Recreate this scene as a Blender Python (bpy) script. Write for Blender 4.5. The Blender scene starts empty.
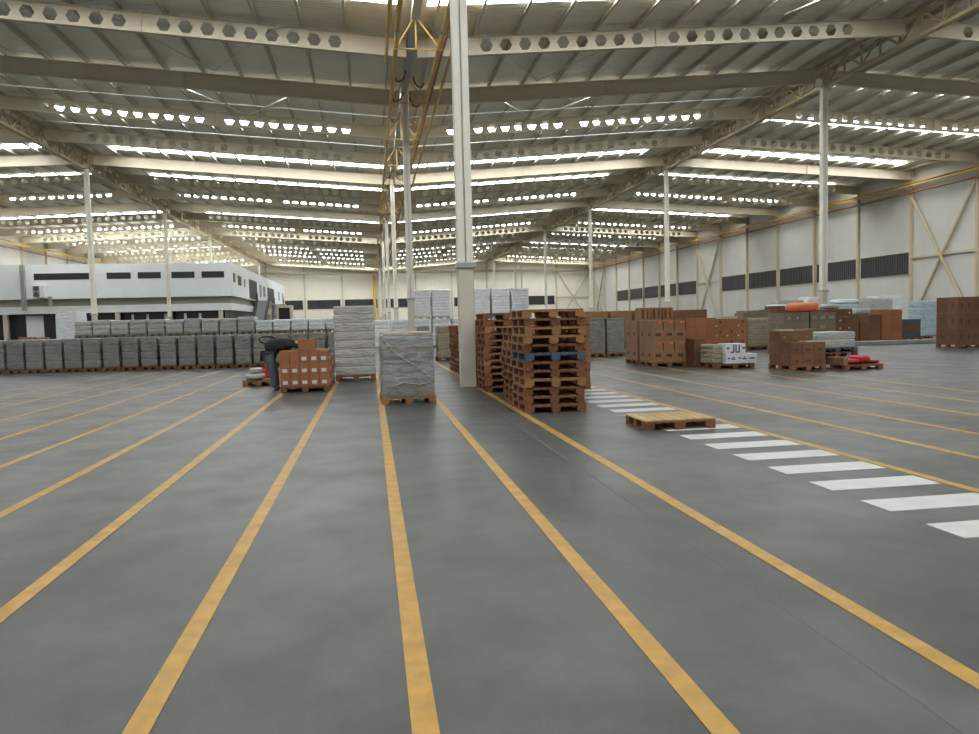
import bpy, bmesh, math, random
from mathutils import Matrix, Vector
random.seed(7)
SC = bpy.context.scene
COL = SC.collection
R = math.radians
ORD = ['first', 'second', 'third', 'fourth', 'fifth', 'sixth', 'seventh', 'eighth', 'ninth', 'tenth', 'eleventh', 'twelfth',
       'thirteenth', 'fourteenth', 'fifteenth', 'sixteenth', 'seventeenth', 'eighteenth', 'nineteenth', 'twentieth',
       'twenty-first', 'twenty-second', 'twenty-third', 'twenty-fourth', 'twenty-fifth', 'twenty-sixth', 'twenty-seventh']

# ------------------------------------------------------------------ materials
def srgb(r, g, b):
    def f(c):
        c /= 255.0
        return c / 12.92 if c <= 0.04045 else ((c + 0.055) / 1.055) ** 2.4
    return (f(r), f(g), f(b), 1.0)

def new_mat(name):
    m = bpy.data.materials.new(name)
    m.use_nodes = True
    nt = m.node_tree
    return m, nt, nt.nodes['Principled BSDF']

def mat(name, col, rough=0.6, metal=0.0, var=0.0, scale=3.0, stretch=(1, 1, 1), bump=0.0, bscale=None, objvar=0.0, spec=0.5, detail=4.0):
    """A plain surface with cloudy colour variation, per-object tone and bump."""
    m, nt, p = new_mat(name)
    L = nt.links.new
    p.inputs['Roughness'].default_value = rough
    p.inputs['Metallic'].default_value = metal
    p.inputs['Specular IOR Level'].default_value = spec
    tc = nt.nodes.new('ShaderNodeTexCoord')
    mp = nt.nodes.new('ShaderNodeMapping')
    mp.inputs['Scale'].default_value = stretch
    L(tc.outputs['Object'], mp.inputs['Vector'])
    rgb = nt.nodes.new('ShaderNodeRGB')
    rgb.outputs[0].default_value = col
    out = rgb.outputs[0]
    if var > 0:
        n = nt.nodes.new('ShaderNodeTexNoise')
        n.inputs['Scale'].default_value = scale
        n.inputs['Detail'].default_value = detail
        L(mp.outputs[0], n.inputs['Vector'])
        mr = nt.nodes.new('ShaderNodeMapRange')
        mr.inputs['From Min'].default_value = 0.3
        mr.inputs['From Max'].default_value = 0.7
        mr.inputs['To Min'].default_value = 1 - var
        mr.inputs['To Max'].default_value = 1 + var
        L(n.outputs['Fac'], mr.inputs['Value'])
        vm = nt.nodes.new('ShaderNodeVectorMath')
        vm.operation = 'SCALE'
        L(out, vm.inputs[0])
        L(mr.outputs[0], vm.inputs['Scale'])
        out = vm.outputs[0]
    if objvar > 0:
        oi = nt.nodes.new('ShaderNodeObjectInfo')
        mr = nt.nodes.new('ShaderNodeMapRange')
        mr.inputs['To Min'].default_value = 1 - objvar
        mr.inputs['To Max'].default_value = 1 + objvar
        L(oi.outputs['Random'], mr.inputs['Value'])
        vm = nt.nodes.new('ShaderNodeVectorMath')
        vm.operation = 'SCALE'
        L(out, vm.inputs[0])
        L(mr.outputs[0], vm.inputs['Scale'])
        out = vm.outputs[0]
    L(out, p.inputs['Base Color'])
    if bump > 0:
        n = nt.nodes.new('ShaderNodeTexNoise')
        n.inputs['Scale'].default_value = bscale or scale
        n.inputs['Detail'].default_value = 3
        L(mp.outputs[0], n.inputs['Vector'])
        b = nt.nodes.new('ShaderNodeBump')
        b.inputs['Strength'].default_value = bump
        b.inputs['Distance'].default_value = 0.05
        L(n.outputs['Fac'], b.inputs['Height'])
        L(b.outputs[0], p.inputs['Normal'])
    return m

def ribbed(name, col, axis, period, rough=0.5, strength=0.6, dist=0.04, var=0.06):
    """Profiled sheet: ribs as bump across one axis."""
    m, nt, p = new_mat(name)
    L = nt.links.new
    p.inputs['Roughness'].default_value = rough
    tc = nt.nodes.new('ShaderNodeTexCoord')
    sx = nt.nodes.new('ShaderNodeSeparateXYZ')
    L(tc.outputs['Object'], sx.inputs[0])
    mu = nt.nodes.new('ShaderNodeMath'); mu.operation = 'MULTIPLY'
    mu.inputs[1].default_value = 2 * math.pi / period
    L(sx.outputs[axis], mu.inputs[0])
    si = nt.nodes.new('ShaderNodeMath'); si.operation = 'SINE'
    L(mu.outputs[0], si.inputs[0])
    b = nt.nodes.new('ShaderNodeBump')
    b.inputs['Strength'].default_value = strength
    b.inputs['Distance'].default_value = dist
    L(si.outputs[0], b.inputs['Height'])
    L(b.outputs[0], p.inputs['Normal'])
    n = nt.nodes.new('ShaderNodeTexNoise'); n.inputs['Scale'].default_value = 0.3
    L(tc.outputs['Object'], n.inputs['Vector'])
    mr = nt.nodes.new('ShaderNodeMapRange')
    mr.inputs['From Min'].default_value = 0.3; mr.inputs['From Max'].default_value = 0.7
    mr.inputs['To Min'].default_value = 1 - var; mr.inputs['To Max'].default_value = 1 + var
    L(n.outputs['Fac'], mr.inputs['Value'])
    vm = nt.nodes.new('ShaderNodeVectorMath'); vm.operation = 'SCALE'
    vm.inputs[0].default_value = col[:3]
    L(mr.outputs[0], vm.inputs['Scale'])
    L(vm.outputs[0], p.inputs['Base Color'])
    return m

def floor_mat():
    """Power-trowelled polished concrete: cloudy patches, scuffs, soft gloss."""
    m, nt, p = new_mat('polished_concrete')
    L = nt.links.new
    tc = nt.nodes.new('ShaderNodeTexCoord')
    def noise(scale, det, st=(1, 1, 1), dist=0.0):
        mp = nt.nodes.new('ShaderNodeMapping'); mp.inputs['Scale'].default_value = st
        L(tc.outputs['Object'], mp.inputs['Vector'])
        n = nt.nodes.new('ShaderNodeTexNoise'); n.inputs['Scale'].default_value = scale
        n.inputs['Detail'].default_value = det; n.inputs['Distortion'].default_value = dist
        n.inputs['Roughness'].default_value = 0.62
        L(mp.outputs[0], n.inputs['Vector'])
        return n.outputs['Fac']
    def ramp(v, a, b, lo, hi):
        mr = nt.nodes.new('ShaderNodeMapRange')
        for k, x in (('From Min', a), ('From Max', b), ('To Min', lo), ('To Max', hi)):
            mr.inputs[k].default_value = x
        L(v, mr.inputs['Value']); return mr.outputs[0]
    def mul(a, b):
        n = nt.nodes.new('ShaderNodeMath'); n.operation = 'MULTIPLY'
        L(a, n.inputs[0]); L(b, n.inputs[1]); return n.outputs[0]
    big = ramp(noise(0.5, 4, (1, 0.6, 1), 0.4), 0.36, 0.64, 0.74, 1.26)
    mid = ramp(noise(2.6, 4, (1, 0.8, 1), 0.3), 0.34, 0.66, 0.84, 1.16)
    fine = ramp(noise(38, 4), 0.2, 0.8, 0.95, 1.05)
    tot = mul(mul(big, mid), fine)
    vm = nt.nodes.new('ShaderNodeVectorMath'); vm.operation = 'SCALE'
    vm.inputs[0].default_value = srgb(79, 80, 76)[:3]
    L(tot, vm.inputs['Scale'])
    L(vm.outputs[0], p.inputs['Base Color'])
    L(ramp(noise(1.2, 2), 0.3, 0.7, 0.30, 0.40), p.inputs['Roughness'])
    p.inputs['Specular IOR Level'].default_value = 0.34
    b = nt.nodes.new('ShaderNodeBump'); b.inputs['Strength'].default_value = 0.05; b.inputs['Distance'].default_value = 0.01
    L(noise(3.0, 3), b.inputs['Height']); L(b.outputs[0], p.inputs['Normal'])
    return m

def emit_mat(name, col, s):
    m = bpy.data.materials.new(name); m.use_nodes = True
    nt = m.node_tree
    nt.nodes.remove(nt.nodes['Principled BSDF'])
    e = nt.nodes.new('ShaderNodeEmission')
    e.inputs['Color'].default_value = col; e.inputs['Strength'].default_value = s
    nt.links.new(e.outputs[0], nt.nodes['Material Output'].inputs['Surface'])
    return m

def film_mat(name, col, rough=0.28, var=0.22):
    """Stretch film over grey goods: crinkled gloss, streaked tone."""
    return mat(name, col, rough, var=var, scale=2.2, stretch=(1.2, 1.2, 4.0), bump=0.9, bscale=4.5, objvar=0.09)

def clear_film():
    m = bpy.data.materials.new('clear_stretch_film'); m.use_nodes = True
    nt = m.node_tree; L = nt.links.new
    p = nt.nodes['Principled BSDF']
    p.inputs['Base Color'].default_value = srgb(186, 190, 190); p.inputs['Roughness'].default_value = 0.22
    tr = nt.nodes.new('ShaderNodeBsdfTransparent'); mx = nt.nodes.new('ShaderNodeMixShader')
    tc = nt.nodes.new('ShaderNodeTexCoord')
    mp = nt.nodes.new('ShaderNodeMapping'); mp.inputs['Scale'].default_value = (1.5, 1.5, 5); mp.inputs['Rotation'].default_value = (0.0, 0.5, 0.2)
    L(tc.outputs['Object'], mp.inputs[0])
    n = nt.nodes.new('ShaderNodeTexNoise'); n.inputs['Scale'].default_value = 1.8; n.inputs['Detail'].default_value = 6; n.inputs['Distortion'].default_value = 0.8
    L(mp.outputs[0], n.inputs['Vector'])
    mr = nt.nodes.new('ShaderNodeMapRange')
    for k, x in (('From Min', 0.35), ('From Max', 0.68), ('To Min', 0.18), ('To Max', 0.60)):
        mr.inputs[k].default_value = x
    L(n.outputs['Fac'], mr.inputs['Value'])
    b = nt.nodes.new('ShaderNodeBump'); b.inputs['Strength'].default_value = 0.9; b.inputs['Distance'].default_value = 0.06
    L(n.outputs['Fac'], b.inputs['Height']); L(b.outputs[0], p.inputs['Normal'])
    L(mr.outputs[0], mx.inputs['Fac']); L(tr.outputs[0], mx.inputs[1]); L(p.outputs[0], mx.inputs[2])
    L(mx.outputs[0], nt.nodes['Material Output'].inputs['Surface'])
    return m

M = {}
M['floor'] = floor_mat()
M['yellow'] = mat('yellow_floor_paint', srgb(174, 134, 62), 0.45, var=0.2, scale=7, detail=8)
M['white_paint'] = mat('white_floor_paint', srgb(190, 190, 184), 0.45, var=0.07, scale=5, detail=8)
M['joint'] = mat('joint_filler', srgb(98, 98, 93), 0.7)
M['cream'] = mat('cream_painted_steel', srgb(200, 188, 164), 0.5, var=0.05, scale=1)
M['tan'] = mat('tan_painted_steel', srgb(196, 182, 156), 0.5, var=0.06, scale=1)
M['truss'] = mat('truss_paint', srgb(188, 168, 132), 0.5, var=0.06, scale=1)
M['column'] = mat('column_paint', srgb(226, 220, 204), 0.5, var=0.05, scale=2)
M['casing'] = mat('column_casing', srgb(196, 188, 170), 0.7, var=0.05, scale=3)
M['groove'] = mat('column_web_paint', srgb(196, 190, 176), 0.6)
M['steel'] = mat('galvanised_steel', srgb(168, 170, 168), 0.4, 0.3, var=0.06, scale=3)
M['roof'] = ribbed('profiled_roof_sheet', srgb(234, 228, 212), 1, 0.25, 0.5, 0.5, 0.03)
M['purlin'] = mat('purlin_steel', srgb(186, 178, 160), 0.5, var=0.06, scale=0.6)
M['wall'] = ribbed('wall_panel', srgb(200, 200, 193), 1, 1.0, 0.6, 0.25, 0.02, 0.04)
M['wall_x'] = ribbed('wall_panel_end', srgb(232, 226, 210), 0, 1.0, 0.6, 0.25, 0.02, 0.04)
M['louvre'] = ribbed('dark_louvre', srgb(52, 54, 56), 1, 0.35, 0.5, 0.8, 0.05)
M['louvre_x'] = ribbed('dark_louvre_end', srgb(52, 54, 56), 0, 0.35, 0.5, 0.8, 0.05)
M['sky'] = emit_mat('daylit_translucent_sheet', (0.94, 0.98, 1.0, 1), 17.0)
M['gas_yellow'] = mat('yellow_pipe_paint', srgb(204, 168, 88), 0.45, var=0.06, scale=2)
M['red_pipe'] = mat('red_pipe_paint', srgb(140, 88, 56), 0.5, var=0.08, scale=2)
M['white_pipe'] = mat('white_conduit', srgb(224, 224, 220), 0.4)
M['office'] = mat('office_render', srgb(226, 229, 229), 0.7, var=0.02, scale=1)
M['recess_shade'] = mat('office_recess_shade', srgb(150, 146, 132), 0.8)  # recess under the upper storey, its shade put into the colour
M['dark'] = mat('dark_glass', srgb(40, 42, 44), 0.3)
M['black'] = mat('black_panel', srgb(28, 26, 26), 0.5)
M['grey_panel'] = mat('charcoal_panel', srgb(70, 72, 74), 0.6)
M['grey_unit'] = mat('grey_unit', srgb(150, 150, 146), 0.6)
M['wood'] = mat('pallet_wood', srgb(124, 80, 48), 0.8, var=0.22, scale=6, stretch=(3, 3, 3), bump=0.2, objvar=0.20)
M['wood_light'] = mat('pallet_wood_pale', srgb(142, 100, 64), 0.8, var=0.18, scale=6, bump=0.2, objvar=0.15)
M['wood_deck'] = mat('pallet_deck_weathered', srgb(180, 152, 106), 0.8, var=0.16, scale=6, bump=0.2, objvar=0.12)
M['wood_blue'] = mat('pallet_wood_blue', srgb(74, 82, 90), 0.75, var=0.15, scale=6, objvar=0.06)
M['carton'] = mat('brown_cardboard', srgb(146, 94, 58), 0.75, var=0.08, scale=3, objvar=0.09)
M['carton_tan'] = mat('tan_cardboard', srgb(138, 104, 72), 0.75, var=0.09, scale=3, objvar=0.09)
M['carton_dark'] = mat('dark_cardboard', srgb(112, 76, 50), 0.75, var=0.12, scale=4, objvar=0.14)
M['carton_grey'] = mat('greyish_cardboard', srgb(120, 108, 88), 0.7, var=0.14, scale=4, objvar=0.10)
M['sheet'] = mat('cardboard_sheet', srgb(188, 172, 140), 0.8, var=0.06, scale=3)
M['label'] = mat('white_label', srgb(198, 198, 190), 0.6)
M['ink'] = mat('dark_print', srgb(58, 58, 62), 0.7)
M['brown_ink'] = mat('brown_print', srgb(84, 50, 30), 0.7)
M['orange'] = mat('orange_tape', srgb(232, 98, 52), 0.5)
M['orange_cloth'] = mat('orange_sheet', srgb(214, 112, 62), 0.6, var=0.08, scale=3, bump=0.4)
M['red'] = mat('red_paint', srgb(176, 30, 36), 0.45)
M['red_bag'] = mat('red_plastic', srgb(168, 28, 36), 0.45, var=0.1, scale=4, bump=0.4)
M['film'] = film_mat('grey_stretch_wrap', srgb(134, 133, 125))
M['film_light'] = film_mat('pale_stretch_wrap', srgb(174, 173, 165), 0.35, 0.14)
M['film_white'] = film_mat('white_stretch_wrap', srgb(216, 218, 218), 0.4, 0.10)
M['film_blue'] = film_mat('bluish_stretch_wrap', srgb(168, 184, 194), 0.35, 0.12)
M['film_beige'] = film_mat('beige_stretch_wrap', srgb(160, 150, 126), 0.4, 0.14)
M['wood_grey'] = mat('greyed_pallet_wood', srgb(140, 130, 112), 0.8, var=0.12, scale=6, objvar=0.1)
M['clear'] = clear_film()
M['bag'] = mat('pale_sack', srgb(186, 184, 176), 0.7, var=0.1, scale=4, bump=0.4)
M['white_board'] = mat('white_board_boxes', srgb(214, 216, 218), 0.6, var=0.03, scale=3)
M['jacket'] = mat('black_jacket', srgb(30, 28, 28), 0.8, var=0.2, scale=8, bump=0.3)
M['trousers'] = mat('slate_trousers', srgb(84, 90, 96), 0.85, var=0.15, scale=8, bump=0.3)
M['shoe'] = mat('dark_shoe', srgb(44, 44, 46), 0.6)
M['skin'] = mat('skin', srgb(196, 148, 118), 0.55)
M['hair'] = mat('dark_hair', srgb(34, 26, 22), 0.6)
M['rubber'] = mat('black_rubber', srgb(34, 34, 34), 0.7)
M['kerb'] = mat('kerb_concrete', srgb(150, 150, 144), 0.7, var=0.06, scale=2)

# ------------------------------------------------------------------ mesh helpers
class MB:
    def __init__(s):
        s.v, s.f = [], []
    def add(s, vs, fs):
        o = len(s.v)
        s.v += [tuple(v) for v in vs]
        s.f += [tuple(o + i for i in f) for f in fs]
        return s
    def box(s, x0, x1, y0, y1, z0, z1):
        return s.add([(x0, y0, z0), (x1, y0, z0), (x1, y1, z0), (x0, y1, z0), (x0, y0, z1), (x1, y0, z1), (x1, y1, z1), (x0, y1, z1)],
                     [(0, 3, 2, 1), (4, 5, 6, 7), (0, 1, 5, 4), (1, 2, 6, 5), (2, 3, 7, 6), (3, 0, 4, 7)])
    def bar(s, a, b, w, h=None):
        """A square-section member from a to b."""
        h = h or w
        a, b = Vector(a), Vector(b)
        d = (b - a).normalized()
        up = Vector((0, 0, 1)) if abs(d.z) < 0.95 else Vector((0, 1, 0))
        sx = d.cross(up).normalized() * (w / 2)
        sy = sx.cross(d).normalized() * (h / 2)
        vs = [p + i * sx + j * sy for p in (a, b) for i, j in ((-1, -1), (1, -1), (1, 1), (-1, 1))]
        return s.add(vs, [(0, 1, 2, 3), (7, 6, 5, 4), (0, 4, 5, 1), (1, 5, 6, 2), (2, 6, 7, 3), (3, 7, 4, 0)])
    def tube(s, pts, r, n=10):
        pts = [Vector(p) for p in pts]
        rings = []
        for i, p in enumerate(pts):
            d = (pts[min(i + 1, len(pts) - 1)] - pts[max(i - 1, 0)]).normalized()
            up = Vector((0, 0, 1)) if abs(d.z) < 0.9 else Vector((1, 0, 0))
            a = d.cross(up).normalized(); b = a.cross(d).normalized()
            rings.append([p + r * (math.cos(t) * a + math.sin(t) * b) for t in [2 * math.pi * k / n for k in range(n)]])
        vs = [v for ring in rings for v in ring]
        fs = []
        for i in range(len(pts) - 1):
            for k in range(n):
                fs.append((i * n + k, i * n + (k + 1) % n, (i + 1) * n + (k + 1) % n, (i + 1) * n + k))
        fs.append(tuple(range(n))[::-1]); fs.append(tuple((len(pts) - 1) * n + k for k in range(n)))
        return s.add(vs, fs)
    def mesh(s, name, m):
        me = bpy.data.meshes.new(name)
        me.from_pydata(s.v, [], s.f)
        me.materials.append(m)
        bm = bmesh.new(); bm.from_mesh(me)
        bmesh.ops.recalc_face_normals(bm, faces=bm.faces)
        bm.to_mesh(me); bm.free()
        return me
    def build(s, name, m, parent=None, loc=(0, 0, 0), rz=0.0, bevel=0.0):
        return put(name, s.mesh(name, m), parent, loc, rz, bevel)

def put(name, me, parent=None, loc=(0, 0, 0), rz=0.0, bevel=0.0):
    o = bpy.data.objects.new(name, me)
    COL.objects.link(o)
    o.location = loc
    o.rotation_euler = (0, 0, rz)
    if parent is not None:
        o.parent = parent
    if bevel > 0:
        b = o.modifiers.new('soft_edge', 'BEVEL'); b.width = bevel; b.segments = 2; b.limit_method = 'ANGLE'
    return o

def empty(name, loc=(0, 0, 0), rz=0.0):
    o = bpy.data.objects.new(name, None)
    COL.objects.link(o)
    o.location = loc; o.rotation_euler = (0, 0, rz)
    o.empty_display_size = 0.2
    return o

def tag(o, label=None, cat=None, group=None, kind=None):
    if label: o['label'] = label
    if cat: o['category'] = cat
    if group: o['group'] = group
    if kind: o['kind'] = kind
    return o

KIDS = {}
def kid(o, parent):
    KIDS.setdefault(parent.name, []).append(o)
    return o

def dup(root, loc, rz, label, group=None):
    """Copy a thing together with its parts and sub-parts."""
    r = root.copy(); COL.objects.link(r)
    r.location = loc; r.rotation_euler = (0, 0, rz)
    r['label'] = label
    if group: r['group'] = group
    for ch in root.children:
        c = ch.copy(); COL.objects.link(c); c.parent = r
        for g in ch.children:
            d = g.copy(); COL.objects.link(d); d.parent = c
    return r

# ------------------------------------------------------------------ the hall: key dimensions
XL, XR = -47.8, 52.2            # side walls
XV, XRL, XRR = 2.24, -22.4, 27.1  # valley, left ridge, right ridge
YB, YF = 173.3, -12.0           # far wall, open near end
ROW = [17.5 + 24 * k for k in range(7)]
PROF = [(XL, 13.9), (XRL, 15.0), (XV, 13.42), (XRR, 15.3), (XR, 14.1)]   # underside of roof beams
RISE = 1.12                     # roof sheet above that
def zb(x):
    for (a, za), (b, zc) in zip(PROF, PROF[1:]):
        if a <= x <= b:
            return za + (zc - za) * (x - a) / (b - a)
    return PROF[0][1] if x < XL else PROF[-1][1]
def zr(x): return zb(x) + RISE

# floor -----------------------------------------------------------------
fl = MB()
fl.add([(XL, YF, 0), (XR, YF, 0), (XR, YB, 0), (XL, YB, 0), (XL, YF, -0.2), (XR, YF, -0.2), (XR, YB, -0.2), (XL, YB, -0.2)],
       [(0, 1, 2, 3), (7, 6, 5, 4), (0, 4, 5, 1), (1, 5, 6, 2), (2, 6, 7, 3), (3, 7, 4, 0)])
floor = tag(fl.build('floor', M['floor']), 'grey polished concrete floor', kind='structure')
LINES = [(-8.75, 2, 29), (-7.65, 2, 28.5), (-6.52, 2, 28), (-5.4, 2, 28), (-4.29, 2, 25.5), (-3.17, 2, 23.0), (-2.06, 2, 17.6), (-0.945, 2, 23), (0.155, 2, 24),
         (1.25, 2, 17.5), (2.45, 2, 40), (5.07, 2, 40), (6.22, 2, 34), (7.42, 2, 34), (8.75, 2, 30), (10.0, 2, 21), (11.2, 2, 18)]
for i, (x, a, b) in enumerate(LINES):
    MB().box(x - 0.052, x + 0.052, a - 1.5, b, 0.0005, 0.0035).build('yellow_line', M['yellow'], floor)
for k in range(18):
    y = 4.77 + 0.73 * k
    MB().box(3.93, 4.99, y - 0.36, y, 0.0005, 0.0035).build('white_stripe', M['white_paint'], floor)
for (x, y0, y1) in ((2.10, 1, 16.8), (-14.0, 1, 60), (20.0, 1, 60)):
    MB().box(x - 0.006, x + 0.006, y0, y1, 0.0003, 0.0015).build('saw_cut_joint', M['joint'], floor)

# roof ------------------------------------------------------------------
STRIPS = [-2.0, 9.0, 30.9, 44.1, 52.9, 63.5, 74.4, 85.8, 98.2, 111.4, 125.0, 139.5, 148.0, 156.0, 168.0]  # unseen near pair and two far strips added to brighten goods and back wall
SW = 1.3
def clip_spans():
    return [(XL + 2.0, XRL - 2.6), (XRL + 2.6, XV - 0.5), (XV + 0.5, XRR - 2.6), (XRR + 2.6, XR - 2.0)]
roof = MB()
T = 0.08
edges = [(PROF[i][0], PROF[i + 1][0]) for i in range(4)]
def roof_panel(mb, xa, xb, y0, y1):
    za, zc = zr(xa), zr(xb)
    mb.add([(xa, y0, za), (xb, y0, zc), (xb, y1, zc), (xa, y1, za), (xa, y0, za + T), (xb, y0, zc + T), (xb, y1, zc + T), (xa, y1, za + T)],
           [(0, 3, 2, 1), (4, 5, 6, 7), (0, 1, 5, 4), (1, 2, 6, 5), (2, 3, 7, 6), (3, 0, 4, 7)])
ycuts = []
for y in STRIPS:
    ycuts.append((y - SW / 2, y + SW / 2))
for (xa, xb), (sa, sb) in zip(edges, clip_spans()):
    prev = YF
    for (a, b) in ycuts:
        roof_panel(roof, xa, xb, prev, a)
        roof_panel(roof, xa, sa, a, b)
        roof_panel(roof, sb, xb, a, b)
        prev = b
    roof_panel(roof, xa, xb, prev, YB)
ceiling = tag(roof.build('ceiling', M['roof']), 'grey profiled metal roof underside', kind='structure')
for (a, b) in ycuts:
    for (sa, sb) in clip_spans():
        mb = MB(); roof_panel(mb, sa, sb, a, b)
        mb.build('skylight_sheet', M['sky'], ceiling)
# purlins run along the hall under the sheets
def purlin_xs():
    xs = []
    for (xa, xb) in edges:
        n = 13
        for k in range(n):
            xs.append(xa + (xb - xa) * (k + 0.5) / n)
    return xs
for x in purlin_xs():
    z = zr(x)
    mb = MB()
    y0 = 12.0
    mb.box(x - 0.012, x + 0.012, y0, YB, z - 0.27, z - 0.002)
    mb.box(x - 0.10, x + 0.012, y0, YB, z - 0.285, z - 0.268)
    mb.build('purlin', M['purlin'], ceiling)

# walls -----------------------------------------------------------------
def end_wall():
    mb = MB()
    pts = [(x, zr(x) + 0.05) for x, _ in PROF]
    bot = [(x, 0.0) for x, _ in PROF]
    n = len(pts)
    vs = [(x, YB, z) for x, z in bot] + [(x, YB, z) for x, z in pts] + [(x, YB + 0.3, z) for x, z in bot] + [(x, YB + 0.3, z) for x, z in pts]
    fs = []
    for i in range(n - 1):
        fs.append((i, i + 1, n + i + 1, n + i)); fs.append((2 * n + i + 1, 2 * n + i, 3 * n + i, 3 * n + i + 1))
    return mb.add(vs, fs)
wall_back = tag(end_wall().build('wall_back', M['wall_x']), 'pale panel wall at the far end', kind='structure')
wall_right = tag(MB().box(XR, XR + 0.3, YF, YB, 0, zr(XR)).build('wall_right', M['wall']), 'pale panel wall on the right', kind='structure')
wall_left = tag(MB().box(XL - 0.3, XL, YF, YB, 0, zr(XL)).build('wall_left', M['wall']), 'pale panel wall on the left', kind='structure')
for k in range(-1, 14):
    y = 65.5 + 8 * k
    if y > YB - 1: break
    MB().box(XR - 0.30, XR - 0.002, y - 0.13, y + 0.13, 0, zr(XR) - 0.3).build('wall_column', M['tan'], wall_right)
    MB().box(XL + 0.002, XL + 0.30, y - 0.13, y + 0.13, 0, zr(XL) - 0.3).build('wall_column', M['tan'], wall_left)
for y in (57.5, 105.5, 161.5):
    z1, z2, z3 = 0.3, 6.9, 13.0
    mb = MB()
    b1 = MB(); b1.bar((XR - 0.2, y, z3), (XR - 0.2, y + 8, z1), 0.2); b1.build('brace', M['tan'], wall_right)
    b2 = MB(); b2.bar((XR - 0.42, y, z1), (XR - 0.42, y + 8, z3), 0.2); b2.build('brace', M['tan'], wall_right)
    b3 = MB(); b3.bar((XR - 0.12, y, 6.7), (XR - 0.12, y + 8, 6.7), 0.22); b3.build('rail', M['tan'], wall_right)
bx = [XV + 25.0 / 3 * k for k in range(-5, 6)]
for x in bx:
    MB().box(x - 0.15, x + 0.15, YB - 0.3, YB - 0.002, 0, zr(x) - 0.35).build('wall_column', M['cream'], wall_back)
x = bx[-1]
mb = MB(); mb.bar((x, YB - 0.2, 13.2), (XR, YB - 0.2, 0.3), 0.2); mb.build('brace', M['tan'], wall_back)
mb = MB(); mb.bar((x, YB - 0.42, 0.3), (XR, YB - 0.42, 13.2), 0.2); mb.build('brace', M['tan'], wall_back)
mb = MB(); mb.bar((x, YB - 0.12, 6.8), (XR, YB - 0.12, 6.8), 0.22); mb.build('rail', M['tan'], wall_back)
mb = MB(); mb.bar((XL, YB - 0.15, 13.3), (XR, YB - 0.15, 13.3), 0.28, 0.5); mb.build('rail', M['tan'], wall_back)
wn = 1
for k in list(range(0, 5)) + list(range(6, 11)):
    y = 65.5 + 8 * k
    w = MB().box(XR - 0.05, XR - 0.002, y + 0.35, y + 7.65, 5.15, 7.25).build('window_%d' % wn, M['louvre'])
    tag(w, '%s dark louvred window strip in the right wall, from the near end' % ORD[wn - 1], kind='structure'); wn += 1
    f = MB()
    for zz in (5.10, 7.27):
        f.box(XR - 0.09, XR - 0.003, y + 0.25, y + 7.75, zz - 0.03, zz + 0.03)
    f.build('window_frame', M['tan'], w)
for k in range(len(bx) - 1):
    if bx[k] < -24: continue
    w = MB().box(bx[k] + 0.5, bx[k + 1] - 0.5, YB - 0.05, YB - 0.002, 5.2, 7.2).build('window_%d' % wn, M['louvre_x'])
    tag(w, '%s dark louvred window strip in the far wall, from the office' % ORD[wn - 11], kind='structure'); wn += 1
    f = MB()
    for zz in (5.15, 7.24):
        f.box(bx[k] + 0.4, bx[k + 1] - 0.4, YB - 0.09, YB - 0.003, zz - 0.03, zz + 0.03)
    f.build('window_frame', M['tan'], w)

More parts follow.
